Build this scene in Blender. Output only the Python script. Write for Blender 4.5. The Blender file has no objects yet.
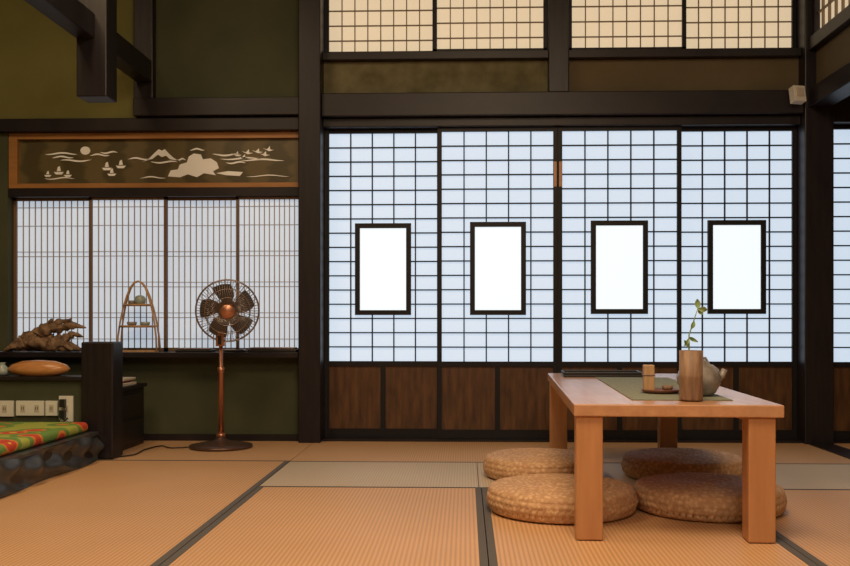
import bpy, bmesh, math, random
from mathutils import Vector, Matrix, noise
random.seed(4)
scene = bpy.context.scene
F = 950.0; TH = math.atan(0.032); EYE = 0.68
def sx(px, Y):
    u = (px-435)/F
    t = Y/(math.cos(TH)+u*math.sin(TH))
    return t*(-math.sin(TH)+u*math.cos(TH))
def sz(py, Y, px=466):
    u = (px-435)/F
    t = Y/(math.cos(TH)+u*math.sin(TH))
    return EYE+t*(321-py)/F
WY = 5.38

# ---------------------------------------------------------------- materials
def mat(name, col, rough=0.6, metal=0.0, emit=None, es=0.0, kind=None, scale=10, col2=None, bump=0.0, stretch=(1,1,1), spec=0.5, detail=4):
    m = bpy.data.materials.new(name); m.use_nodes = True
    nt = m.node_tree; b = nt.nodes['Principled BSDF']
    b.inputs['Base Color'].default_value = (*col, 1)
    b.inputs['Roughness'].default_value = rough
    b.inputs['Metallic'].default_value = metal
    b.inputs['Specular IOR Level'].default_value = spec
    if emit:
        b.inputs['Emission Color'].default_value = (*emit, 1)
        b.inputs['Emission Strength'].default_value = es
    if kind:
        tc = nt.nodes.new('ShaderNodeTexCoord'); mp = nt.nodes.new('ShaderNodeMapping')
        mp.inputs['Scale'].default_value = stretch
        nt.links.new(tc.outputs['Object'], mp.inputs['Vector'])
        if kind == 'noise':
            t = nt.nodes.new('ShaderNodeTexNoise'); t.inputs['Scale'].default_value = scale
            t.inputs['Detail'].default_value = detail; out = t.outputs['Fac']
        elif kind == 'wave':
            t = nt.nodes.new('ShaderNodeTexWave'); t.inputs['Scale'].default_value = scale
            t.inputs['Distortion'].default_value = 3; out = t.outputs['Fac']
        nt.links.new(mp.outputs['Vector'], t.inputs['Vector'])
        cr = nt.nodes.new('ShaderNodeValToRGB')
        cr.color_ramp.elements[0].position = .3; cr.color_ramp.elements[1].position = .7
        cr.color_ramp.elements[0].color = (*col, 1); cr.color_ramp.elements[1].color = (*(col2 or col), 1)
        nt.links.new(out, cr.inputs['Fac']); nt.links.new(cr.outputs['Color'], b.inputs['Base Color'])
        if bump:
            bp = nt.nodes.new('ShaderNodeBump'); bp.inputs['Strength'].default_value = bump
            bp.inputs['Distance'].default_value = .01
            nt.links.new(out, bp.inputs['Height']); nt.links.new(bp.outputs['Normal'], b.inputs['Normal'])
    return m

M_dark = mat('dark_timber', (.010,.008,.0105), .42, kind='noise', scale=6, col2=(.021,.015,.017), bump=.05, spec=.35)
M_post = mat('post_timber', (.010,.0085,.011), .4, kind='noise', scale=5, col2=(.020,.015,.018), stretch=(8,8,1), bump=.05, spec=.35)
M_lat = mat('lattice_timber', (.010,.009,.012), .5, spec=.3)
M_sub = mat('door_board', (.050,.021,.009), .4, kind='noise', scale=5, col2=(.13,.060,.024), stretch=(7,7,1.2), bump=.08)
M_green = mat('green_plaster', (.125,.122,.034), .9, kind='noise', scale=3, col2=(.165,.155,.046), bump=.06)
M_green2 = mat('green_plaster_dark', (.046,.054,.028), .9, kind='noise', scale=4, col2=(.066,.072,.035), bump=.06)
M_olive = mat('olive_plaster', (.095,.085,.042), .9, kind='noise', scale=11, col2=(.18,.165,.09), bump=.15)
M_brownwall = mat('brown_plaster', (.10,.080,.043), .9, kind='noise', scale=5, col2=(.13,.10,.056), bump=.06)
M_ceil = mat('ceiling_board', (.08,.05,.03), .7, kind='noise', scale=4, col2=(.12,.075,.045), stretch=(1,10,1))
M_paper = mat('shoji_paper_glow', (.38,.40,.40), .9, emit=(.60,.74,.90), es=.88, spec=.1)  # daylight behind the door paper is put in as emission
M_glass = mat('frosted_glass_glow', (.3,.3,.3), .6, emit=(.86,.95,1.0), es=.97, spec=.1)  # panes glow by emission in place of daylight outside
M_paperw = mat('shoji_paper_warm_glow', (.6,.55,.42), .9, emit=(1.0,.80,.54), es=.55, spec=.1)  # warm light of the upper screens built into the paper as emission
M_paperg = mat('shoji_paper_dim_glow', (.45,.47,.46), .9, emit=(.56,.66,.78), es=.70, spec=.1)  # weaker backlight of the alcove windows, set as emission in the material
M_slat = mat('cedar_slat', (.17,.10,.055), .55)
M_slat2 = mat('cedar_lattice', (.25,.19,.13), .6)
M_slat3 = mat('cedar_lattice_pale', (.40,.34,.28), .6)
M_ranf = mat('ranma_frame', (.30,.135,.04), .45, kind='noise', scale=6, col2=(.38,.18,.055), stretch=(1,8,8))
M_ranb = mat('ranma_board', (.070,.055,.022), .4, kind='wave', scale=2.2, col2=(.12,.092,.038), stretch=(.6,1,5))
M_white = mat('mother_of_pearl', (.92,.95,.97), .35, emit=(1,1,1), es=.0)
M_table = mat('table_wood', (.47,.25,.13), .27, kind='noise', scale=4, col2=(.58,.32,.175), stretch=(9,1,9), bump=.02, spec=.6)
M_tlegs = mat('table_leg_wood', (.46,.215,.09), .38, kind='noise', scale=4, col2=(.56,.28,.125), stretch=(9,9,1), bump=.03)
M_copper = mat('copper', (.52,.24,.15), .34, .8)
M_bronze = mat('bronze_dark', (.14,.085,.07), .33, .6)
M_blade = mat('smoked_blade', (.075,.06,.058), .3)
M_wire = mat('grille_wire', (.30,.25,.23), .3, .7)
M_black = mat('black_plastic', (.012,.012,.014), .4)
M_plast = mat('white_plastic', (.72,.72,.66), .45)
M_root = mat('driftwood', (.09,.05,.028), .7, kind='noise', scale=26, col2=(.34,.21,.12), bump=.8)
M_bowl = mat('polished_wood', (.45,.19,.06), .3, kind='noise', scale=8, col2=(.60,.30,.12), stretch=(1,4,4))
M_saucer = mat('lacquer_saucer', (.18,.07,.04), .35)
M_bamboo = mat('bamboo', (.42,.25,.12), .45, kind='noise', scale=8, col2=(.55,.35,.18), stretch=(6,6,1))
M_bark = mat('bark_wood', (.17,.10,.06), .6, kind='noise', scale=20, col2=(.33,.21,.13), stretch=(3,3,.6), bump=.3)
M_cer = mat('gray_ceramic', (.14,.12,.11), .35, kind='noise', scale=25, col2=(.36,.33,.30), bump=.15)
M_cera = mat('celadon_ceramic', (.33,.40,.38), .3)
M_leaf = mat('leaf', (.16,.28,.10), .5, kind='noise', scale=30, col2=(.30,.44,.18))
M_runner = mat('linen_runner', (.19,.205,.15), .9, kind='noise', scale=120, col2=(.29,.305,.23), bump=.2)
M_paperitem = mat('book_paper', (.55,.5,.42), .8)
M_red = mat('book_cover', (.30,.06,.04), .6)
M_leather = mat('black_lacquer_side', (.03,.033,.038), .35, kind='noise', scale=10, col2=(.07,.075,.08), bump=.3)

def tatami(name, c1, c2, along):
    m = bpy.data.materials.new(name); m.use_nodes = True
    nt = m.node_tree; b = nt.nodes['Principled BSDF']; L = nt.links.new
    b.inputs['Roughness'].default_value = .46
    b.inputs['Specular IOR Level'].default_value = .38
    tc = nt.nodes.new('ShaderNodeTexCoord')
    w = nt.nodes.new('ShaderNodeTexWave'); w.bands_direction = 'X' if along else 'Y'
    w.inputs['Scale'].default_value = 22; w.inputs['Distortion'].default_value = .15
    w2 = nt.nodes.new('ShaderNodeTexWave'); w2.bands_direction = 'Y' if along else 'X'
    w2.inputs['Scale'].default_value = 26; w2.inputs['Distortion'].default_value = .15
    mu = nt.nodes.new('ShaderNodeMath'); mu.operation = 'MULTIPLY'
    L(tc.outputs['Object'], w.inputs['Vector']); L(tc.outputs['Object'], w2.inputs['Vector'])
    L(w.outputs['Fac'], mu.inputs[0]); L(w2.outputs['Fac'], mu.inputs[1])
    cr = nt.nodes.new('ShaderNodeValToRGB')
    cr.color_ramp.elements[0].color = (*c1, 1); cr.color_ramp.elements[1].color = (*c2, 1)
    cr.color_ramp.elements[1].position = .6
    L(mu.outputs[0], cr.inputs['Fac'])
    n = nt.nodes.new('ShaderNodeTexNoise'); n.inputs['Scale'].default_value = 1.6
    L(tc.outputs['Object'], n.inputs['Vector'])
    mx = nt.nodes.new('ShaderNodeMix'); mx.data_type = 'RGBA'; mx.blend_type = 'MULTIPLY'
    mx.inputs['Factor'].default_value = .22
    L(cr.outputs['Color'], mx.inputs['A']); L(n.outputs['Fac'], mx.inputs['B'])
    L(mx.outputs['Result'], b.inputs['Base Color'])
    bp = nt.nodes.new('ShaderNodeBump'); bp.inputs['Strength'].default_value = .3; bp.inputs['Distance'].default_value = .003
    L(mu.outputs[0], bp.inputs['Height']); L(bp.outputs['Normal'], b.inputs['Normal'])
    return m
T_or = tatami('tatami_amber', (.56,.31,.145), (.86,.53,.28), True)
T_or2 = tatami('tatami_amber_cross', (.56,.33,.165), (.82,.51,.29), False)
T_gray = tatami('tatami_gray_sheen', (.52,.42,.31), (.72,.60,.46), False)  # paler gray base colour holds the window sheen on this mat row
M_heri = mat('tatami_border_cloth', (.10,.092,.09), .8)

def straw():
    m = bpy.data.materials.new('straw_braid'); m.use_nodes = True
    nt = m.node_tree; b = nt.nodes['Principled BSDF']; L = nt.links.new
    b.inputs['Roughness'].default_value = .7
    tc = nt.nodes.new('ShaderNodeTexCoord')
    g = nt.nodes.new('ShaderNodeTexNoise'); g.inputs['Scale'].default_value = 70; g.inputs['Detail'].default_value = 3
    v = nt.nodes.new('ShaderNodeTexVoronoi'); v.inputs['Scale'].default_value = 60
    L(tc.outputs['Object'], g.inputs['Vector']); L(tc.outputs['Object'], v.inputs['Vector'])
    ad = nt.nodes.new('ShaderNodeMath'); ad.operation = 'MULTIPLY_ADD'; ad.inputs[1].default_value = .8
    L(v.outputs['Distance'], ad.inputs[0]); L(g.outputs['Fac'], ad.inputs[2])
    cr = nt.nodes.new('ShaderNodeValToRGB')
    cr.color_ramp.elements[0].position = .5; cr.color_ramp.elements[0].color = (.74,.50,.29,1)
    cr.color_ramp.elements[1].position = 1.0; cr.color_ramp.elements[1].color = (.50,.29,.15,1)
    L(ad.outputs[0], cr.inputs['Fac']); L(cr.outputs['Color'], b.inputs['Base Color'])
    bp = nt.nodes.new('ShaderNodeBump'); bp.inputs['Strength'].default_value = .4; bp.inputs['Distance'].default_value = .004; bp.invert = True
    L(ad.outputs[0], bp.inputs['Height']); L(bp.outputs['Normal'], b.inputs['Normal'])
    return m
M_straw = straw()
def floral():
    m = bpy.data.materials.new('floral_cloth'); m.use_nodes = True
    nt = m.node_tree; b = nt.nodes['Principled BSDF']; L = nt.links.new
    b.inputs['Roughness'].default_value = .8
    tc = nt.nodes.new('ShaderNodeTexCoord')
    v = nt.nodes.new('ShaderNodeTexVoronoi'); v.inputs['Scale'].default_value = 7
    L(tc.outputs['Object'], v.inputs['Vector'])
    cr = nt.nodes.new('ShaderNodeValToRGB'); cr.color_ramp.interpolation = 'CONSTANT'
    e = cr.color_ramp.elements
    e[0].color = (.75,.55,.08,1); e[1].position = .12; e[1].color = (.60,.07,.03,1)
    n = e.new(.33); n.color = (.72,.24,.04,1)
    n = e.new(.42); n.color = (.16,.30,.06,1)
    n = e.new(.62); n.color = (.40,.46,.08,1)
    L(v.outputs['Distance'], cr.inputs['Fac']); L(cr.outputs['Color'], b.inputs['Base Color'])
    return m
M_floral = floral()

# ---------------------------------------------------------------- builder
class B:
    def __init__(s): s.bm = bmesh.new(); s.mats = []; s.M = Matrix()
    def mi(s, m):
        if m not in s.mats: s.mats.append(m)
        return s.mats.index(m)
    def add(s, vs, fs, m, smooth=False):
        i = s.mi(m); bv = [s.bm.verts.new(s.M @ Vector(v)) for v in vs]
        for f in fs:
            try:
                fc = s.bm.faces.new([bv[k] for k in f]); fc.material_index = i; fc.smooth = smooth
            except ValueError: pass
    def box(s, x0, x1, y0, y1, z0, z1, m):
        if x0 > x1: x0, x1 = x1, x0
        if y0 > y1: y0, y1 = y1, y0
        if z0 > z1: z0, z1 = z1, z0
        vs = [(x,y,z) for z in (z0,z1) for y in (y0,y1) for x in (x0,x1)]
        s.add(vs, [(0,2,3,1),(4,5,7,6),(0,1,5,4),(2,6,7,3),(0,4,6,2),(1,3,7,5)], m)
    def lathe(s, prof, m, c=(0,0,0), n=32, smooth=True, axis='Z'):
        vs = []; fs = []
        for (r, z) in prof:
            for k in range(n):
                a = 2*math.pi*k/n
                p = (r*math.cos(a), r*math.sin(a), z)
                if axis == 'Y': p = (p[0], p[2], p[1])
                vs.append((p[0]+c[0], p[1]+c[1], p[2]+c[2]))
        for j in range(len(prof)-1):
            for k in range(n):
                k2 = (k+1) % n
                f = (j*n+k, j*n+k2, (j+1)*n+k2, (j+1)*n+k)
                fs.append(f if axis == 'Z' else f[::-1])
        fs.append(tuple(range(n))[::-1]); fs.append(tuple((len(prof)-1)*n+k for k in range(n)))
        s.add(vs, fs, m, smooth)
    def tube(s, pts, r, m, n=8, closed=False):
        pts = [Vector(p) for p in pts]; N = len(pts)
        rs = r if isinstance(r, (list, tuple)) else [r]*N
        vs = []; fs = []; ref = None
        for i, p in enumerate(pts):
            if closed: t = pts[(i+1) % N]-pts[i-1]
            else: t = pts[min(i+1, N-1)]-pts[max(i-1, 0)]
            t.normalize()
            if ref is None: ref = t.orthogonal().normalized()
            ref = (ref-t*ref.dot(t)).normalized(); bi = t.cross(ref)
            for k in range(n):
                a = 2*math.pi*k/n
                vs.append(p+(ref*math.cos(a)+bi*math.sin(a))*rs[i])
        for j in range(N if closed else N-1):
            j2 = (j+1) % N
            for k in range(n):
                k2 = (k+1) % n; fs.append((j*n+k, j*n+k2, j2*n+k2, j2*n+k))
        if not closed: fs.append(tuple(range(n))[::-1]); fs.append(tuple((N-1)*n+k for k in range(n)))
        s.add(vs, fs, m, True)
    def poly(s, pts, y0, y1, m):   # XZ outline extruded in Y
        n = len(pts)
        vs = [(x, y0, z) for x, z in pts]+[(x, y1, z) for x, z in pts]
        fs = [tuple(range(n)), tuple(range(n, 2*n))[::-1]]+[(k, (k+1) % n, n+(k+1) % n, n+k) for k in range(n)]
        s.add(vs, fs, m)
    def done(s, name, bevel=0, seg=2, loc=None):
        bmesh.ops.recalc_face_normals(s.bm, faces=s.bm.faces)
        me = bpy.data.meshes.new(name); s.bm.to_mesh(me); s.bm.free()
        for m in s.mats: me.materials.append(m)
        o = bpy.data.objects.new(name, me); scene.collection.objects.link(o)
        xs = [v.co for v in me.vertices]
        c = Vector(((min(v.x for v in xs)+max(v.x for v in xs))/2, (min(v.y for v in xs)+max(v.y for v in xs))/2, min(v.z for v in xs)))
        if name.split('.')[0] not in ('floor','tatami_mat'):
            me.transform(Matrix.Translation(-c)); o.location = c
        if bevel:
            bv = o.modifiers.new('b', 'BEVEL'); bv.width = bevel; bv.segments = seg; bv.limit_method = 'ANGLE'; bv.angle_limit = math.radians(50)
        return o

# ---------------------------------------------------------------- room shell
XL, XR, YB, ZC = -3.3, 3.3, -1.6, 3.05
b = B(); b.box(XL-.1, XR+.1, YB-.1, 6.0, -.16, -.05, M_dark); b.done('floor')
b = B(); b.box(XL-.1, XR+.1, YB-.1, 6.0, ZC, ZC+.1, M_ceil); b.done('ceiling')
b = B(); b.box(XL-.1, XL, YB, 5.9, -.05, ZC, M_green2); b.done('wall_left')
b = B(); b.box(XR, XR+.1, YB, 5.9, -.05, ZC, M_brownwall); b.done('wall_right')
b = B(); b.box(XL-.1, XR+.1, YB-.1, YB, -.05, ZC, M_brownwall); b.done('wall_front')

xp0, xp1 = sx(300, WY-.05), sx(322, WY-.05)
xk0, xk1 = sx(803, WY-.05), sx(832, WY-.05)
zbt, zbb = sz(95, WY), sz(118, WY)       # big lintel
zdoor = sz(127, WY)
zsill = sz(352, WY)
xl = sx(8, WY)
zu0, zu1 = sz(60, WY), 2.72
b = B(); b.box(XL, xp0-.001, WY, WY+.10, 0, zsill-.031, M_green2); b.done('wall_back')
b = B(); b.box(XL, xl-.001, WY, WY+.16, zsill+.001, sz(130, WY)-.001, M_green2); b.done('wall_back')
b = B(); b.box(XL, sx(137, WY), WY, WY+.10, sz(117, WY)+.001, ZC, M_green); b.done('wall_back')
b = B(); b.box(sx(156, WY), xp0-.001, WY, WY+.10, sz(97, WY), ZC, M_green2); b.done('wall_back')
b = B(); b.box(xp1, sx(548, WY), WY+.02, WY+.12, zbt, zu0, M_olive); b.done('wall_back')
b = B(); b.box(sx(568, WY), xk0, WY+.02, WY+.12, zbt, zu0, M_brownwall); b.done('wall_back')
b = B(); b.box(xp1, xk0, WY+.02, WY+.12, zu1+.05, ZC, M_brownwall); b.done('wall_back')
b = B(); b.box(xk1, XR, WY+.02, WY+.12, zbt, ZC, M_brownwall); b.done('wall_back')

b = B(); b.box(xp0, xp1, WY-.11, WY+.14, 0, ZC, M_post); b.done('pillar', .006)
b = B(); b.box(xk0, xk1, WY-.08, WY+.14, 0, ZC, M_post); b.done('pillar', .006)
b = B(); b.box(sx(137, WY), sx(156, WY), WY-.06, WY+.12, sz(99, WY), ZC, M_post); b.done('pillar', .005)
b = B(); b.box(sx(548, WY), sx(568, WY), WY-.05, WY+.13, zbt+.001, ZC, M_post); b.done('pillar', .005)
b = B()
b.box(xp1, xk0, WY-.07, WY+.12, zbb, zbt, M_dark)
b.box(xp1, xk0, WY-.02, WY+.12, zdoor, zbb, M_dark)
b.done('trim_1', .005)
b = B()
b.box(sx(137, WY), xp0, WY-.07, WY+.10, sz(116, WY), sz(98, WY)-.001, M_dark)
b.box(XL, xp0, WY-.04, WY+.22, sz(130, WY), sz(117, WY), M_dark)
b.done('trim_2', .004)
b = B(); b.box(xk1, XR, WY-.07, WY+.12, zdoor, zbt, M_dark); b.done('trim_3', .004)
b = B()
for x0, x1 in ((xp1, sx(548, WY)), (sx(568, WY), xk0)):
    b.box(x0, x1, WY-.03, WY+.12, zu0, zu0+.045, M_dark)
    b.box(x0, x1, WY-.03, WY+.12, zu1, zu1+.05, M_dark)
b.done('trim_4', .003)
b = B(); b.box(xp1, xk0, WY-.03, WY+.12, -.05, .012, M_dark); b.box(xk1, XR, WY-.03, WY+.12, -.05, .012, M_dark); b.done('trim_5')
b = B(); b.box(XL, xp0, WY-.03, WY-.001, -.05, .035, M_dark); b.done('baseboard_back')

# partition line going toward camera on the right
pX0, pX1 = xk0+.02, xk1-.02
b = B(); b.box(pX0, pX1, YB, WY-.08, sz(113, WY), sz(95, WY), M_dark)
b.box(pX0, pX1, YB, WY-.08, sz(58, WY), sz(45, WY), M_dark)
b.box(pX0+.04, pX1-.04, YB, WY-.08, sz(95, WY), sz(58, WY), M_brownwall)
b.box(pX0, pX1, YB, WY-.08, 2.75, 2.80, M_dark)
b.box(pX0+.04, pX1-.04, YB, WY-.08, 2.80, ZC, M_brownwall)
b.done('trim_6', .004)
b = B(); b.box(pX0, pX1, YB, WY-.08, -.05, .006, M_dark); b.done('trim_7')
b = B()
za, zb_ = sz(45, WY)+.001, 2.749
b.box(pX0+.05, pX0+.055, YB, WY-.085, za, zb_, M_paperw)
y = YB+.05
while y < WY-.1:
    b.box(pX0+.035, pX0+.05, y-.004, y+.004, za, zb_, M_slat2); y += .09
for j in range(1, 4):
    z = za+(zb_-za)*j/4; b.box(pX0+.038, pX0+.05, YB, WY-.085, z-.004, z+.004, M_slat2)
for yy in (WY-.1, WY-1.0, WY-1.9, WY-2.8):
    b.box(pX0+.02, pX0+.06, yy-.015, yy+.014, za, zb_, M_dark)
b.done('window_5')

# ---------------------------------------------------------------- shoji doors
def shoji_door(name, x0, x1, y0, win=None, cols=5, rows=16, z1=None):
    b = B(); z0 = .013; z1 = (z1 or zdoor)-.001
    zp = .450; st = .024; d0, d1 = y0, y0+.03
    b.box(x0, x0+st, d0, d1, z0, z1, M_lat); b.box(x1-st, x1, d0, d1, z0, z1, M_lat)
    b.box(x0+st, x1-st, d0, d1, z1-.022, z1, M_lat)
    b.box(x0+st, x1-st, d0, d1, zp-.028, zp, M_lat)
    b.box(x0+st, x1-st, d0, d1, z0, z0+.05, M_lat)
    xm = (x0+x1)/2
    b.box(xm-.014, xm+.014, d0+.002, d1, z0+.05, zp-.028, M_lat)
    b.box(x0+st, xm-.014, d0+.012, d0+.02, z0+.05, zp-.028, M_sub)
    b.box(xm+.014, x1-st, d0+.012, d0+.02, z0+.05, zp-.028, M_sub)
    b.box(x0+st, x1-st, d0+.018, d0+.020, zp, z1-.022, M_paper)
    xa, xb, za, zb = x0+st, x1-st, zp, z1-.022
    w = None
    if win:
        wx0, wx1, wz0, wz1 = win; t = .028; w = win
        b.box(wx0, wx1, d0-.004, d0+.024, wz1-t, wz1, M_lat); b.box(wx0, wx1, d0-.004, d0+.024, wz0, wz0+t, M_lat)
        b.box(wx0, wx0+t, d0-.004, d0+.024, wz0+t, wz1-t, M_lat); b.box(wx1-t, wx1, d0-.004, d0+.024, wz0+t, wz1-t, M_lat)
        b.box(wx0+t, wx1-t, d0+.008, d0+.012, wz0+t, wz1-t, M_glass)
    h = .0036
    for i in range(1, cols):
        x = xa+(xb-xa)*i/cols
        if w and w[0]-.01 < x < w[1]+.01:
            b.box(x-h, x+h, d0+.006, d0+.018, za, w[2], M_lat); b.box(x-h, x+h, d0+.006, d0+.018, w[3], zb, M_lat)
        else: b.box(x-h, x+h, d0+.006, d0+.018, za, zb, M_lat)
    for j in range(1, rows):
        z = za+(zb-za)*j/rows
        if w and w[2] < z < w[3]:
            b.box(xa, w[0], d0+.004, d0+.017, z-h, z+h, M_lat); b.box(w[1], xb, d0+.004, d0+.017, z-h, z+h, M_lat)
        else: b.box(xa, xb, d0+.004, d0+.017, z-h, z+h, M_lat)
    return b
edges = [(xp1+.002, sx(441, WY)), (sx(437.5, WY), sx(558, WY)-.001), (sx(558, WY)+.001, sx(682, WY)), (sx(678, WY), xk0-.001)]
wins = [(355, 411, 223, 315), (470, 526, 222, 315), (591, 648, 221, 314), (708, 766, 221, 314)]
ys = [WY+.045, WY+.01, WY+.01, WY+.045]
for i in range(4):
    p = wins[i]; Y = ys[i]
    w = (sx(p[0], Y), sx(p[1], Y), sz(p[3], Y), sz(p[2], Y))
    b = shoji_door('d', edges[i][0], edges[i][1], Y, w)
    if i in (1, 2):
        xc = edges[1][1]-.014 if i == 1 else edges[2][0]+.014
        b.box(xc-.008, xc+.008, Y-.004, Y, sz(187, Y), sz(162, Y), M_tlegs)
    b.done('door_%d' % (i+1))
shoji_door('d', xk1+.004, xk1+.70, WY+.01).done('door_5')
shoji_door('d', xk1+.704, XR-.005, WY+.01).done('door_6')

def transom(name, x0, x1, z0, z1, y, cols, rows):
    b = B(); st = .022
    b.box(x0, x0+st, y, y+.03, z0, z1, M_lat); b.box(x1-st, x1, y, y+.03, z0, z1, M_lat)
    b.box(x0, x1, y, y+.03, z0, z0+.022, M_lat); b.box(x0, x1, y, y+.03, z1-.022, z1, M_lat)
    b.box(x0+st, x1-st, y+.02, y+.022, z0+.022, z1-.022, M_paperw)
    for i in range(1, cols):
        x = x0+st+(x1-x0-2*st)*i/cols; b.box(x-.0028, x+.0028, y+.01, y+.02, z0, z1, M_slat2)
    for j in range(1, rows):
        z = z0+(z1-z0)*j/rows; b.box(x0+st, x1-st, y+.008, y+.019, z-.0028, z+.0028, M_slat2)
    b.done(name)
zt = zu0+.046
transom('window_1', xp1+.002, sx(436, WY), zt, zu1-.001, WY+.05, 8, 6)
transom('window_2', sx(433, WY), sx(548, WY)-.002, zt, zu1-.001, WY+.015, 8, 6)
transom('window_3', sx(568, WY)+.002, sx(687, WY), zt, zu1-.001, WY+.015, 8, 6)
transom('window_4', sx(684, WY), xk0-.002, zt, zu1-.001, WY+.05, 8, 6)

# ---------------------------------------------------------------- alcove
b = B(); b.box(xl-.0, xp0-.001, WY-.12, WY+.16, zsill-.03, zsill, M_dark); b.box(XL, xl, WY-.12, WY-.001, zsill-.03, zsill, M_dark)
b.done('windowsill', .003)
b = B()
zr0, zr1 = sz(186, WY), sz(130, WY)-.002
xe = xp0-.003; xs_ = xl+.002
b.box(xs_, xe, WY+.004, WY+.05, zr0, zr0+.026, M_ranf); b.box(xs_, xe, WY+.004, WY+.05, zr1-.034, zr1, M_ranf)
b.box(xs_, xs_+.05, WY+.004, WY+.05, zr0+.026, zr1-.034, M_ranf); b.box(xe-.012, xe, WY+.004, WY+.05, zr0+.026, zr1-.034, M_ranf)
b.box(xs_+.05, xe-.012, WY+.03, WY+.045, zr0+.026, zr1-.034, M_ranb)
RY = WY+.03
def rp(pts, m=M_white): b.poly([(sx(p[0], RY), sz(p[1], RY)) for p in pts], RY-.004, RY+.002, m)
def streak(x0, x1, y, w=1.2):
    n = 10; up = []; dn = []
    for k in range(n+1):
        t = k/n; x = x0+(x1-x0)*t; a = w*math.sin(math.pi*t)**.6
        yy = y+.8*math.sin(t*7+x0)
        up.append((x, yy-a/2)); dn.append((x, yy+a/2))
    rp(up+dn[::-1][1:-1])
rp([(85.5+5*math.cos(a*.5236), 148.5+4.2*math.sin(a*.5236)) for a in range(12)])
for s in ((45,78,151.5),(52,74,155),(90,110,153),(100,118,150.5),(60,92,158.5),(150,178,160.5),(128,150,157),(176,186,158),(212,240,153.5),(220,262,157.5),(240,285,159),(226,246,161.5),(190,205,148)):
    streak(*s, 1.7)
rp([(143,160),(150,156),(155,151),(159,147.5),(162,149),(165,147.5),(169,152),(174,156.5),(181,160),(170,157.5),(166,154),(162,155.5),(158,153),(153,157)])
rp([(168,175),(171,169),(178,168),(180,163),(187,161),(189,155),(194,152),(201,153),(203,158),(211,157),(217,161),(219,167),(213,170),(216,174),(204,172),(197,176),(188,173),(180,176)])
rp([(216,172),(228,170),(243,171),(240,175),(226,174)])
for cx, cy in ((236,154),(247,152),(257,151),(268,149),(264,154),(243,157)):
    rp([(cx-5,cy-2),(cx-1,cy-.8),(cx+2,cy-4),(cx+2.4,cy-.6),(cx+6,cy),(cx+1,cy+1.2)])
for cx, cy, s in ((59,170,1),(68,173,.8),(107,166,1),(121,164,1),(112,172,.9),(48,173,.7)):
    rp([(cx-5*s,cy),(cx+5*s,cy),(cx+3*s,cy+2.5*s),(cx-3*s,cy+2.5*s)]); rp([(cx-2*s,cy-.8),(cx+2*s,cy-.8),(cx+1*s,cy-6*s),(cx-1*s,cy-5*s)])
streak(44, 75, 176.5, 1.2); streak(140,166,176,1.2); streak(246,290,175,1.0)
b.done('carved_transom_panel', .0)
ZT = sz(195, WY)
b = B(); b.box(xl, xp0-.001, WY+.0, WY+.13, ZT, zr0-.001, M_dark); b.done('trim_8', .003)
pan = [(13, 91.5), (89, 166.5), (164, 239), (236, 301)]
for i, (p0, p1) in enumerate(pan):
    Y = WY+.03 if i % 2 else WY+.063
    x0, x1 = sx(p0, Y), sx(p1, Y)
    if i == 0: x0 = xl+.002
    if i == 3: x1 = xp0-.003
    z0, z1 = zsill+.001, ZT-.001
    b = B(); st = .016
    b.box(x0, x0+st, Y, Y+.028, z0, z1, M_slat); b.box(x1-st, x1, Y, Y+.028, z0, z1, M_slat)
    b.box(x0, x1, Y, Y+.028, z0, z0+.02, M_slat); b.box(x0, x1, Y, Y+.028, z1-.014, z1, M_slat)
    b.box(x0+st, x1-st, Y+.018, Y+.020, z0+.02, z1-.014, M_paperg)
    n = 12
    for k in range(1, n):
        x = x0+st+(x1-x0-2*st)*k/n; b.box(x-.0022, x+.0022, Y+.010, Y+.018, z0, z1, M_slat3)
    for zz in (.08, .22, .25, .42, .45, .62, .65, .82, .94):
        z = z0+(z1-z0)*zz; b.box(x0, x1, Y+.011, Y+.017, z-.0018, z+.0018, M_slat3)
    b.done('window_%d' % (6+i))

# ---------------------------------------------------------------- tatami
yB, yC, yD = 4.58, 3.87, 2.07
Xa, Xb, Xc, Xd = -.85, .065, .98, pX0
def mat_box(x0, x1, y0, y1, m, along, hb=(1,1)):
    b = B(); g = .0015; x0 += g; x1 -= g; y0 += g; y1 -= g
    b.box(x0, x1, y0, y1, -.05, 0, m)
    w = .024
    if along:
        if hb[0]: b.box(x0, x0+w, y0, y1, -.02, .0015, M_heri)
        if hb[1]: b.box(x1-w, x1, y0, y1, -.02, .0015, M_heri)
    else:
        w = .012
        if hb[0]: b.box(x0, x1, y0, y0+w, -.02, .0015, M_heri)
        if hb[1]: b.box(x0, x1, y1-w, y1, -.02, .0015, M_heri)
    b.done('tatami_mat')
WYs = WY-.032
for x0, x1 in ((Xa, Xb+.45), (Xb+.45, Xd)): mat_box(x0, x1, yB, WYs, T_or2, False, (0,0))
mat_box(Xa, Xb-.01, yC, yB, T_gray, False); mat_box(Xb-.01, Xd, yC, yB, T_gray, False)
mat_box(XL, Xa-.9, yB, WYs, T_or2, False, (1,0)); mat_box(Xa-.9, Xa, yB, WYs, T_or2, False, (1,0))
for x0, x1 in ((Xa, Xb), (Xb, Xc), (Xc, Xd), (Xa-.915, Xa), (Xa-1.83, Xa-.915), (XL, Xa-1.83)):
    left = x1 <= Xa+.001
    hb = (1,1)
    if left: hb = (0, 1 if abs(x1-Xa) < .01 else 0)
    mat_box(x0, x1, yD, yC if not left else yB, T_or, True, hb)
    mat_box(x0, x1, yD-1.8, yD, T_or, True, hb)
    mat_box(x0, x1, YB, yD-1.8, T_or, True, hb)
mat_box(pX1, XR, 3.5, WYs, T_or, True); mat_box(pX1, XR, 1.7, 3.5, T_or, True); mat_box(pX1, XR, YB, 1.7, T_or, True)

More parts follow.
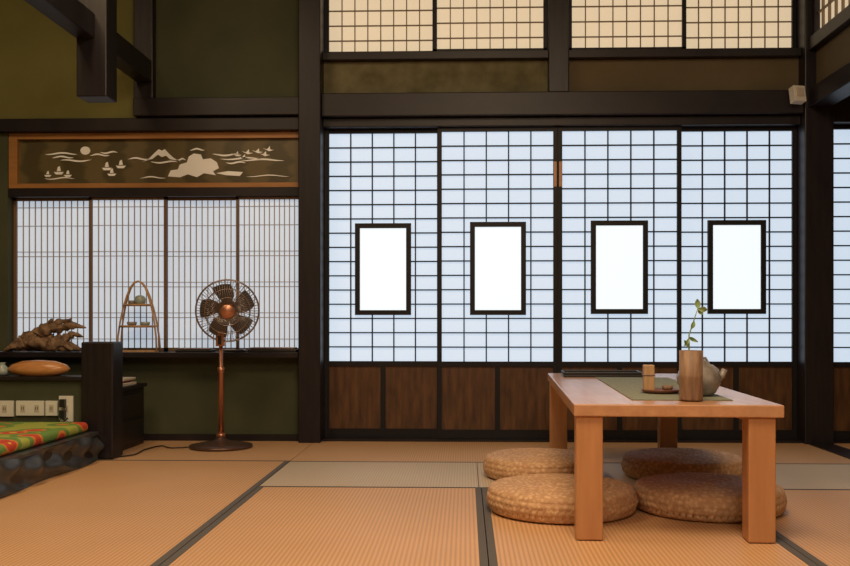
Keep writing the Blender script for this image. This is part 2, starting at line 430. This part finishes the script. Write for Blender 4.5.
# ---------------------------------------------------------------- table
TZ = .424; rot = -math.radians(2.3)
TM = Matrix.Translation((.686, 3.80, 0)) @ Matrix.Rotation(rot, 4, 'Z')
b = B(); b.M = TM
hw, hl, lt = .317, .875, .082
b.box(-hw, hw, -hl, hl, TZ-.038, TZ, M_table)
for sxx in (-1, 1):
    for sy in (-1, 1):
        x0 = sxx*(hw-.008) if sxx < 0 else hw-.022; y0 = sy*(hl-.012)
        b.box(x0, x0-sxx*lt, y0, y0-sy*lt, 0.0025, TZ-.038, M_tlegs)
b.box(-hw+.04, hw-.04, -.03, .03, TZ-.065, TZ-.038, M_tlegs)
b.box(-hw+.045, -hw+.07, -hl+.1, hl-.1, TZ-.07, TZ-.038, M_tlegs)
b.box(hw-.07, hw-.045, -hl+.1, hl-.1, TZ-.07, TZ-.038, M_tlegs)
b.done('low_table', .004, 3)
b = B(); b.M = TM
b.box(-.12, .20, -.72, .50, TZ+.0005, TZ+.003, M_runner)
b.done('table_runner')
b = B(); b.M = TM @ Matrix.Translation((-.06, .64, TZ+.0005))
b.box(-.20, .16, -.10, .10, 0, .008, M_black)
for q in ((-.20,.16,-.10,-.092),(-.20,.16,.092,.10),(-.20,-.192,-.092,.092),(.152,.16,-.092,.092)):
    b.box(*q, .008, .022, M_black)
b.done('serving_tray', .002)

# bamboo vase with sprig
vx, vy = sx(691, 3.06), 3.06
b = B(); z0 = TZ+.004
b.lathe([(.036,z0),(.037,z0+.005),(.0365,z0+.07),(.038,z0+.075),(.0365,z0+.08),(.037,z0+.158),(.031,z0+.158),(.030,z0+.02)], M_bark, (vx, vy, 0), 28)
def at(px, py): return Vector((sx(px, vy), vy, sz(py, vy)))
stem = [Vector((vx,vy,z0+.03)), at(689,350), at(689,335), at(694,320), at(698,308)]
b.tube(stem, [.0026,.0026,.0022,.0018,.0012], M_leaf, 6)
def leaf(base, tip, w, yo):
    base = Vector(base); tip = Vector(tip); d = tip-base
    side = d.cross(Vector((0,1,.3))).normalized(); vs = []; n = 8
    up = Vector((0,-1,0))
    for k in range(n+1):
        t = k/n; c = base+d*t+Vector((0,yo*math.sin(t*math.pi),0)); ww = w*math.sin(math.pi*min(1,t*.97+.02))**.8
        vs += [c-side*ww+up*.003, c-up*.001, c+side*ww+up*.003]
    fs = []
    for k in range(n):
        a = k*3; fs += [(a,a+1,a+4,a+3),(a+1,a+2,a+5,a+4)]
    b.add(vs, fs, M_leaf, True)
leaf(at(698,309), at(707,310), .009, -.008); leaf(at(698,309), at(697,299), .009, .0)
leaf(at(698,309), at(703,315), .006, .01)
leaf(at(694,321), at(691,329), .007, -.006); leaf(at(689,337), at(698,342), .006, .01)
leaf(at(689,338), at(684,346), .006, -.01); leaf(at(689,347), at(684,340), .006, .0)
b.done('potted_sprig')

# teapot
tx, ty = sx(699, 3.24), 3.24
b = B()
b.lathe([(.038,z0),(.055,z0+.012),(.071,z0+.04),(.074,z0+.062),(.064,z0+.09),(.046,z0+.104),(.036,z0+.106),(.034,z0+.112),(.02,z0+.12),(.008,z0+.124),(.007,z0+.128),(.011,z0+.134),(.009,z0+.14),(.003,z0+.142)], M_cer, (tx,ty,0), 32)
b.tube([(tx+.055,ty-.01,z0+.055),(tx+.075,ty-.012,z0+.07),(tx+.082,ty-.014,z0+.09)], [.016,.011,.009], M_cer, 12)
b.tube([(tx+.045,ty+.03,z0+.095),(tx+.03,ty+.03,z0+.125),(tx-.03,ty+.03,z0+.125),(tx-.05,ty+.03,z0+.09)], .005, M_cer, 8)
b.done('teapot')
cx, cy = sx(652, 3.36), 3.36
b = B(); b.lathe([(.055,z0),(.062,z0+.004),(.070,z0+.012),(.067,z0+.014),(.050,z0+.006)], M_saucer, (cx+.03,cy,0), 32); b.done('lacquer_saucer')
b = B(); b.box(cx-.030, cx+.006, cy-.018, cy+.018, z0+.0065, z0+.098, M_bamboo)
b.box(cx-.0325, cx+.0085, cy-.0205, cy+.0205, z0+.060, z0+.066, M_bark); b.done('wooden_toothpick_holder', .006, 3)
b = B(); b.lathe([(.010,z0+.0065),(.018,z0+.014),(.020,z0+.026),(.018,z0+.026),(.014,z0+.016)], M_bark, (cx+.052,cy-.01,0), 24); b.done('teacup')

# ---------------------------------------------------------------- straw cushions
def cushion(x, y, d, h=.085):
    R = d/2; prof = [(.01, .0)]
    prof.append((R*.9, 0.0))
    side = 4
    for k in range(side*6+1):
        t = k/(side*6)
        z = h*t; bulge = R-.018+.018*math.sin(math.pi*min(1,max(0,t)))**.6
        prof.append((bulge+.003*abs(math.sin(math.pi*side*t)), .002+z*.98))
    r = R-.022; n = 11
    for k in range(n*4):
        t = k/(n*4); rr = r*(1-t)
        prof.append((max(rr,.004), h+.0035*abs(math.sin(math.pi*n*t))-(.005 if t > .93 else 0)+.003*math.sin(math.pi*t)))
    b = B(); b.lathe(prof, M_straw, (x, y, 0.002), 72)
    for j in range(72):
        a = 2*math.pi*j/72; a2 = a+.06
        b.tube([(x+(R-.006)*math.cos(a), y+(R-.006)*math.sin(a), h*.22), (x+(R-.001)*math.cos((a+a2)/2), y+(R-.001)*math.sin((a+a2)/2), h*.5), (x+(R-.008)*math.cos(a2), y+(R-.008)*math.sin(a2), h*.82)], [.004,.0055,.004], M_straw, 6)
    b.done('straw_cushion')
cushion(.344, 3.42, .53, .09); cushion(.330, 4.17, .50, .09); cushion(.875, 3.46, .53, .09); cushion(.950, 4.19, .52, .09)

# ---------------------------------------------------------------- fan
fx, fy = sx(222, 5.08), 5.06
b = B()
b.lathe([(.160,.002),(.168,.008),(.166,.016),(.12,.026),(.05,.036),(.026,.05),(.020,.07)], M_bronze, (fx,fy,0), 40)
b.lathe([(.015,.06),(.015,.40),(.019,.405),(.019,.43),(.010,.435),(.010,.60)], M_copper, (fx,fy,0), 20)
b.lathe([(.018,.055),(.026,.06),(.026,.075),(.018,.08)], M_copper, (fx,fy,0), 20)
b.box(fx-.022, fx+.022, fy-.028, fy+.02, .545, .625, M_copper)
b.box(fx-.009, fx+.009, fy-.032, fy-.027, .555, .60, M_black)
hz = .735; HM = Matrix.Translation((fx+.040, fy-.02, hz)) @ Matrix.Rotation(math.radians(14), 4, 'Z') @ Matrix.Rotation(math.radians(6), 4, 'X')
b.tube([(fx,fy,.62),(fx+.008,fy+.02,.66),(fx+.02,fy+.035,.70)], [.022,.026,.03], M_copper, 14)
b.M = HM
b.lathe([(.022,-.0),(.045,.01),(.056,.03),(.054,.09),(.038,.115),(.012,.122)], M_copper, (0,.03,0), 28, axis='Y')
R = .165
b.lathe([(.034,-.060),(.040,-.054),(.040,-.048),(.01,-.046)][::-1], M_copper, (0,0,0), 28, axis='Y')
b.lathe([(.004,-.03),(.026,-.028),(.03,-.02),(.03,.015),(.01,.02)], M_bronze, (0,0,0), 24, axis='Y')
def ring(r, y, t, m, n=56): b.tube([(r*math.cos(2*math.pi*k/n), y, r*math.sin(2*math.pi*k/n)) for k in range(n)], t, m, 6, True)
ring(R, 0, .0048, M_wire); ring(R*.72, -.043, .0022, M_wire); ring(R*.45, -.052, .0020, M_wire); ring(R*.72, .035, .0020, M_wire)
for k in range(64):
    a = 2*math.pi*k/64; c, s = math.cos(a), math.sin(a)
    c2, s2 = math.cos(a+.18), math.sin(a+.18)
    b.tube([(.03*c2,-.054,.03*s2),(.09*math.cos(a+.1),-.050,.09*math.sin(a+.1)),(.14*c,-.034,.14*s),(R*c,0,R*s)], .0016, M_wire, 4)
    if k % 2 == 0: b.tube([(.045*c,.042,.045*s),(.13*c,.034,.13*s),(R*c,0,R*s)], .0012, M_wire, 4)
for k in range(5):
    a0 = 2*math.pi*k/5+.3; vs = []; n = 8
    for i in range(n+1):
        r = .025+(.145-.025)*i/n
        for j in range(5):
            sp = (j/4-.5)*(.40+.62*math.sin(math.pi*min(1,.25+.60*i/n)))
            a = a0+sp+.25*i/n
            vs.append((r*math.cos(a), -.008+.022*(j/4-.5)*2*(1-.4*i/n), r*math.sin(a)))
    fs = [(i*5+j, i*5+j+1, (i+1)*5+j+1, (i+1)*5+j) for i in range(n) for j in range(4)]
    b.add(vs, fs, M_blade, True)
b.M = Matrix()
b.done('pedestal_fan')
b = B()
pts = []
ctrl = [(fx-.13,fy+.0,.006),(fx-.25,fy-.06,.006),(fx-.33,fy+.02,.006),(fx-.37,fy-.12,.006),(fx-.36,fy-.32,.006),(fx-.44,fy-.42,.006)]
for i in range(len(ctrl)-1):
    for k in range(8):
        t = k/8; p = [Vector(ctrl[max(i-1,0)]),Vector(ctrl[i]),Vector(ctrl[i+1]),Vector(ctrl[min(i+2,len(ctrl)-1)])]
        pts.append(.5*((2*p[1])+(-p[0]+p[2])*t+(2*p[0]-5*p[1]+4*p[2]-p[3])*t*t+(-p[0]+3*p[1]-3*p[2]+p[3])*t**3))
b.tube(pts, .0035, M_black, 6); b.done('power_cord')

# ---------------------------------------------------------------- left corner
b = B(); b.box(-1.885, -1.725, 4.60, 4.74, 0.002, .577, M_post); b.done('newel_post', .008)
b = B()
zl = .406
b.box(XL, -1.886, 4.63, 4.73, 0.002, zl-.02, M_green2); b.box(XL, -1.886, 4.61, 4.75, zl-.02, zl, M_dark)
b.done('low_partition', .003)
b = B()
b.box(XL+.01, -1.79, 4.76, 5.24, 0.002, .315, M_dark); b.box(XL+.01, -1.775, 4.755, 5.25, .315, .335, M_post)
for q in (.03, .17): b.box(-1.79, -1.782, 4.80, 5.21, q, q+.12, M_post)
b.done('side_cabinet', .004)
b = B(); b.box(-1.95,-1.79,4.90,5.12,.3355,.35,M_paperitem); b.box(-1.94,-1.81,4.92,5.10,.35,.362,M_red); b.box(-1.955,-1.80,4.95,5.14,.362,.374,M_paperitem); b.done('book_stack', .002)
def plate(x0, x1, z0, z1, holes):
    b = B(); b.box(x0, x1, 4.618, 4.63, z0, z1, M_plast)
    for i in range(holes):
        xc = x0+(x1-x0)*(i+.5)/holes; zc = (z0+z1)/2
        b.box(xc-.012, xc+.012, 4.616, 4.618, zc-.018, zc+.018, M_paperitem)
        b.box(xc-.006, xc-.003, 4.6145, 4.616, zc-.008, zc+.008, M_black); b.box(xc+.003, xc+.006, 4.6145, 4.616, zc-.008, zc+.008, M_black)
    b.done('wall_socket', .002)
Yp = 4.62
for a, c, z0_, z1_, h in ((-4,13.5,418,402,1),(16,44,417,402,2),(45.5,57.5,417,402,1),(59,73,423,397,1)):
    plate(sx(a,Yp), sx(c,Yp), sz(z0_,Yp), sz(z1_,Yp), h)
b = B(); xx = sx(64,Yp)
b.box(xx-.012, xx+.014, 4.59, 4.614, sz(419,Yp), sz(411,Yp), M_black); b.box(xx-.012, xx+.014, 4.59, 4.614, sz(408,Yp), sz(400,Yp), M_black)
b.tube([(xx,4.60,sz(415,Yp)),(xx-.02,4.585,sz(428,Yp)),(xx+.03,4.595,.205)], .004, M_black, 6)
b.done('power_plug', .003)

# daybed
b = B()
b.box(XL+.02, -1.80, 2.3, 4.59, 0.0025, .125, M_black)
ny, nz = 140, 12; vs = []; fs = []
for i in range(ny+1):
    for j in range(nz+1):
        y = 2.3+2.285*i/ny; z = .003+.137*j/nz
        d = .014*math.sin(y*26+math.sin(z*30)*1.2)*math.sin(math.pi*j/nz)+.012*math.sin(z*60+y*9)
        vs.append((-1.785+d*1.0, y, z))
for i in range(ny):
    for j in range(nz):
        a = i*(nz+1)+j; fs.append((a, a+1, a+nz+2, a+nz+1))
b.add(vs, fs, M_leather, True)
b.box(XL+.02, -1.79, 2.3, 4.585, .125, .14, M_leather)
b.done('daybed_base')
b = B(); b.box(XL+.03, -1.83, 2.33, 4.57, .141, .19, M_floral); b.done('floral_mattress', .022, 4)

# driftwood on sill
Yr = 5.315
b = B()
def R3(px, py, dy=0): return Vector((sx(px, Yr), Yr+dy, sz(py, Yr)))
base = zsill+.002
def limb(P, rr):
    pts = [R3(*p) for p in P]
    fine = []; rad = []
    for i in range(len(pts)-1):
        for k in range(8):
            t = k/8; p = pts[i].lerp(pts[i+1], t)
            r = 1.15*(rr[i]*(1-t)+rr[i+1]*t)
            p += Vector((noise.noise(p*22), .6*noise.noise(p*22+Vector((7,0,0))), noise.noise(p*22+Vector((0,9,0)))))*max(r,.012)*.6
            r *= 1+.5*noise.noise(p*55)
            fine.append(p); rad.append(max(r,.002))
    fine.append(pts[-1]); rad.append(rr[-1])
    n = 12; vs = []; fs = []; ref = None
    N = len(fine)
    for i, p in enumerate(fine):
        t = (fine[min(i+1,N-1)]-fine[max(i-1,0)]).normalized()
        if ref is None: ref = t.orthogonal().normalized()
        ref = (ref-t*ref.dot(t)).normalized(); bi = t.cross(ref)
        for k in range(n):
            a = 2*math.pi*k/n; q = p+(ref*math.cos(a)+bi*math.sin(a))*rad[i]
            q = p+(q-p)*(1+.4*noise.noise(q*70)+.2*math.sin(a*4+i*.25))
            q.z = max(q.z, base); q.y = min(q.y, WY+.02); vs.append(q)
    for j in range(N-1):
        for k in range(n):
            k2 = (k+1) % n; fs.append((j*n+k, j*n+k2, (j+1)*n+k2, (j+1)*n+k))
    fs.append(tuple(range(n))[::-1]); fs.append(tuple((N-1)*n+k for k in range(n)))
    b.add(vs, fs, M_root, True)
limb([(4,352),(18,347),(34,342),(50,343),(68,347),(80,350)], [.010,.024,.040,.040,.026,.010])
limb([(30,344),(40,335),(52,329),(63,327),(75,325),(86,328)], [.028,.032,.028,.022,.015,.004])
limb([(34,344),(42,333),(47,326),(53,319)], [.026,.022,.014,.005])
limb([(56,344),(66,338),(74,334),(83,337)], [.028,.020,.012,.004])
limb([(8,350),(16,343),(26,338),(36,331),(44,329)], [.010,.015,.020,.016,.008])
limb([(52,346,-.02),(64,344,-.03),(76,350,-.04)], [.026,.016,.008])
limb([(46,332),(58,323),(66,321),(72,318)], [.020,.015,.009,.003])
limb([(20,346,-.02),(14,347,-.03),(8,350,-.04)], [.02,.014,.006])
b.done('driftwood_ornament')
b = B(); q = sx(39, 4.68)
b.lathe([(.10,.0),(.145,.022),(.152,.036),(.132,.056),(.08,.073),(.01,.078)], M_bowl, (0,0,0), 40)
o = b.done('polished_wood_ornament'); o.location = (q, 4.68, zl+.001); o.scale = (1.03, .45, 1)
b = B(); q = sx(2, 4.68)
b.lathe([(.022,zl+.001),(.035,zl+.012),(.036,zl+.03),(.018,zl+.05),(.014,zl+.06),(.02,zl+.066)], M_cera, (q,4.68,0), 24); b.done('ceramic_bud_vase')

# tiered rack
Yk = 5.29; kx = sx(138, Yk); b = B(); z0 = zsill+.001
prof = [(.112,0),(.108,.08),(.098,.16),(.082,.24),(.062,.31),(.042,.36),(.020,.387),(0,.394)]
path = [(-w_, h_) for w_, h_ in prof]+[(w_, h_) for w_, h_ in prof[::-1][1:]]
for dy in (-.02, .045):
    b.tube([(kx+w_, Yk+dy*(1-h_/.394*.85), z0+.004+h_) for w_, h_ in path], .0052, M_bamboo, 8)
for z, r in ((.138,.104),(.258,.078)):
    b.lathe([(r*.9,z0+z),(r,z0+z+.004),(r,z0+z+.012),(r*.94,z0+z+.012),(r*.9,z0+z+.006)], M_bamboo, (kx,Yk,0), 32)
b.box(kx-.115, kx+.115, Yk-.006, Yk+.006, z0, z0+.010, M_bamboo)
b.lathe([(.018,z0+.264),(.03,z0+.276),(.032,z0+.30),(.022,z0+.315),(.008,z0+.32)], M_cera, (kx+.012,Yk,0), 20)
b.lathe([(.016,z0+.264),(.02,z0+.276),(.02,z0+.29),(.015,z0+.29)], M_cer, (kx-.035,Yk,0), 20)
b.lathe([(.016,z0+.144),(.026,z0+.156),(.028,z0+.17),(.024,z0+.17)], M_cer, (kx-.035,Yk,0), 20)
b.lathe([(.016,z0+.144),(.026,z0+.156),(.028,z0+.17),(.024,z0+.17)], M_cera, (kx+.04,Yk,0), 20)
b.done('tiered_bamboo_stand')
for p0, p1, hh in ((178,214,.022),(222,247,.016),(250,298,.026)):
    b = B(); x0, x1 = sx(p0,5.34), sx(p1,5.34)
    b.box(x0, x1, 5.28, 5.38, z0, z0+hh*.6, M_black); b.box(x0+.01, x1-.01, 5.29, 5.37, z0+hh*.6, z0+hh, M_bronze)
    b.done('lacquer_box', .003)

# roof beam with hanging strut
b = B()
bx0, bx1 = sx(140, WY)-.0, sx(156, WY)
b.box(bx0, bx1, YB, WY-.07, 2.03, 2.15, M_dark); b.done('ceiling_beam', .006)
ys_ = 4.55
b = B(); x0, x1 = sx(82, ys_), sx(112, ys_)
b.box(x0, x1, ys_-.07, ys_+.07, sz(97, ys_), ZC-.001, M_post); b.done('hanging_strut', .006)
b = B(); Ys = 5.25
b.M = Matrix.Translation((sx(798,Ys), Ys, sz(97,Ys))) @ Matrix.Rotation(.25, 4, 'Z') @ Matrix.Rotation(-.2, 4, 'X')
b.box(-.035,.035,-.02,.03,-.045,.045,M_plast); b.box(-.022,.022,-.026,-.02,-.02,.03,M_paperitem); b.box(-.015,.015,.03,.055,-.015,.015,M_plast)
b.done('motion_sensor', .006)

# ---------------------------------------------------------------- lights
def area(name, loc, rotv, size, power, col, sy=None):
    l = bpy.data.lights.new(name, 'AREA'); l.energy = power; l.color = col; l.size = size
    if sy: l.shape = 'RECTANGLE'; l.size_y = sy
    o = bpy.data.objects.new(name, l); scene.collection.objects.link(o); o.location = loc; o.rotation_euler = rotv
    return o
area('ceiling_lamp', (.2, 1.9, 2.95), (0,0,0), 1.0, 68, (1.0,.70,.42))
area('ceiling_lamp', (-1.9, 3.1, 2.95), (0,0,0), .8, 40, (1.0,.72,.42))
area('ceiling_lamp', (.3, -.6, 2.7), (math.radians(35),0,0), 1.4, 58, (1.0,.78,.56))
w = bpy.data.worlds.new('World'); scene.world = w; w.use_nodes = True
w.node_tree.nodes['Background'].inputs[0].default_value = (.6,.7,.9,1); w.node_tree.nodes['Background'].inputs[1].default_value = .3

# ---------------------------------------------------------------- camera
cd = bpy.data.cameras.new('camera'); cam = bpy.data.objects.new('camera', cd); scene.collection.objects.link(cam)
cam.location = (0, 0, EYE); cam.rotation_euler = (math.radians(90), 0, TH)
cd.sensor_width = 36; cd.lens = F/850*36; cd.shift_x = -10/850; cd.shift_y = 38/850
cd.clip_start = .05
scene.camera = cam
scene.view_settings.view_transform = 'Standard'
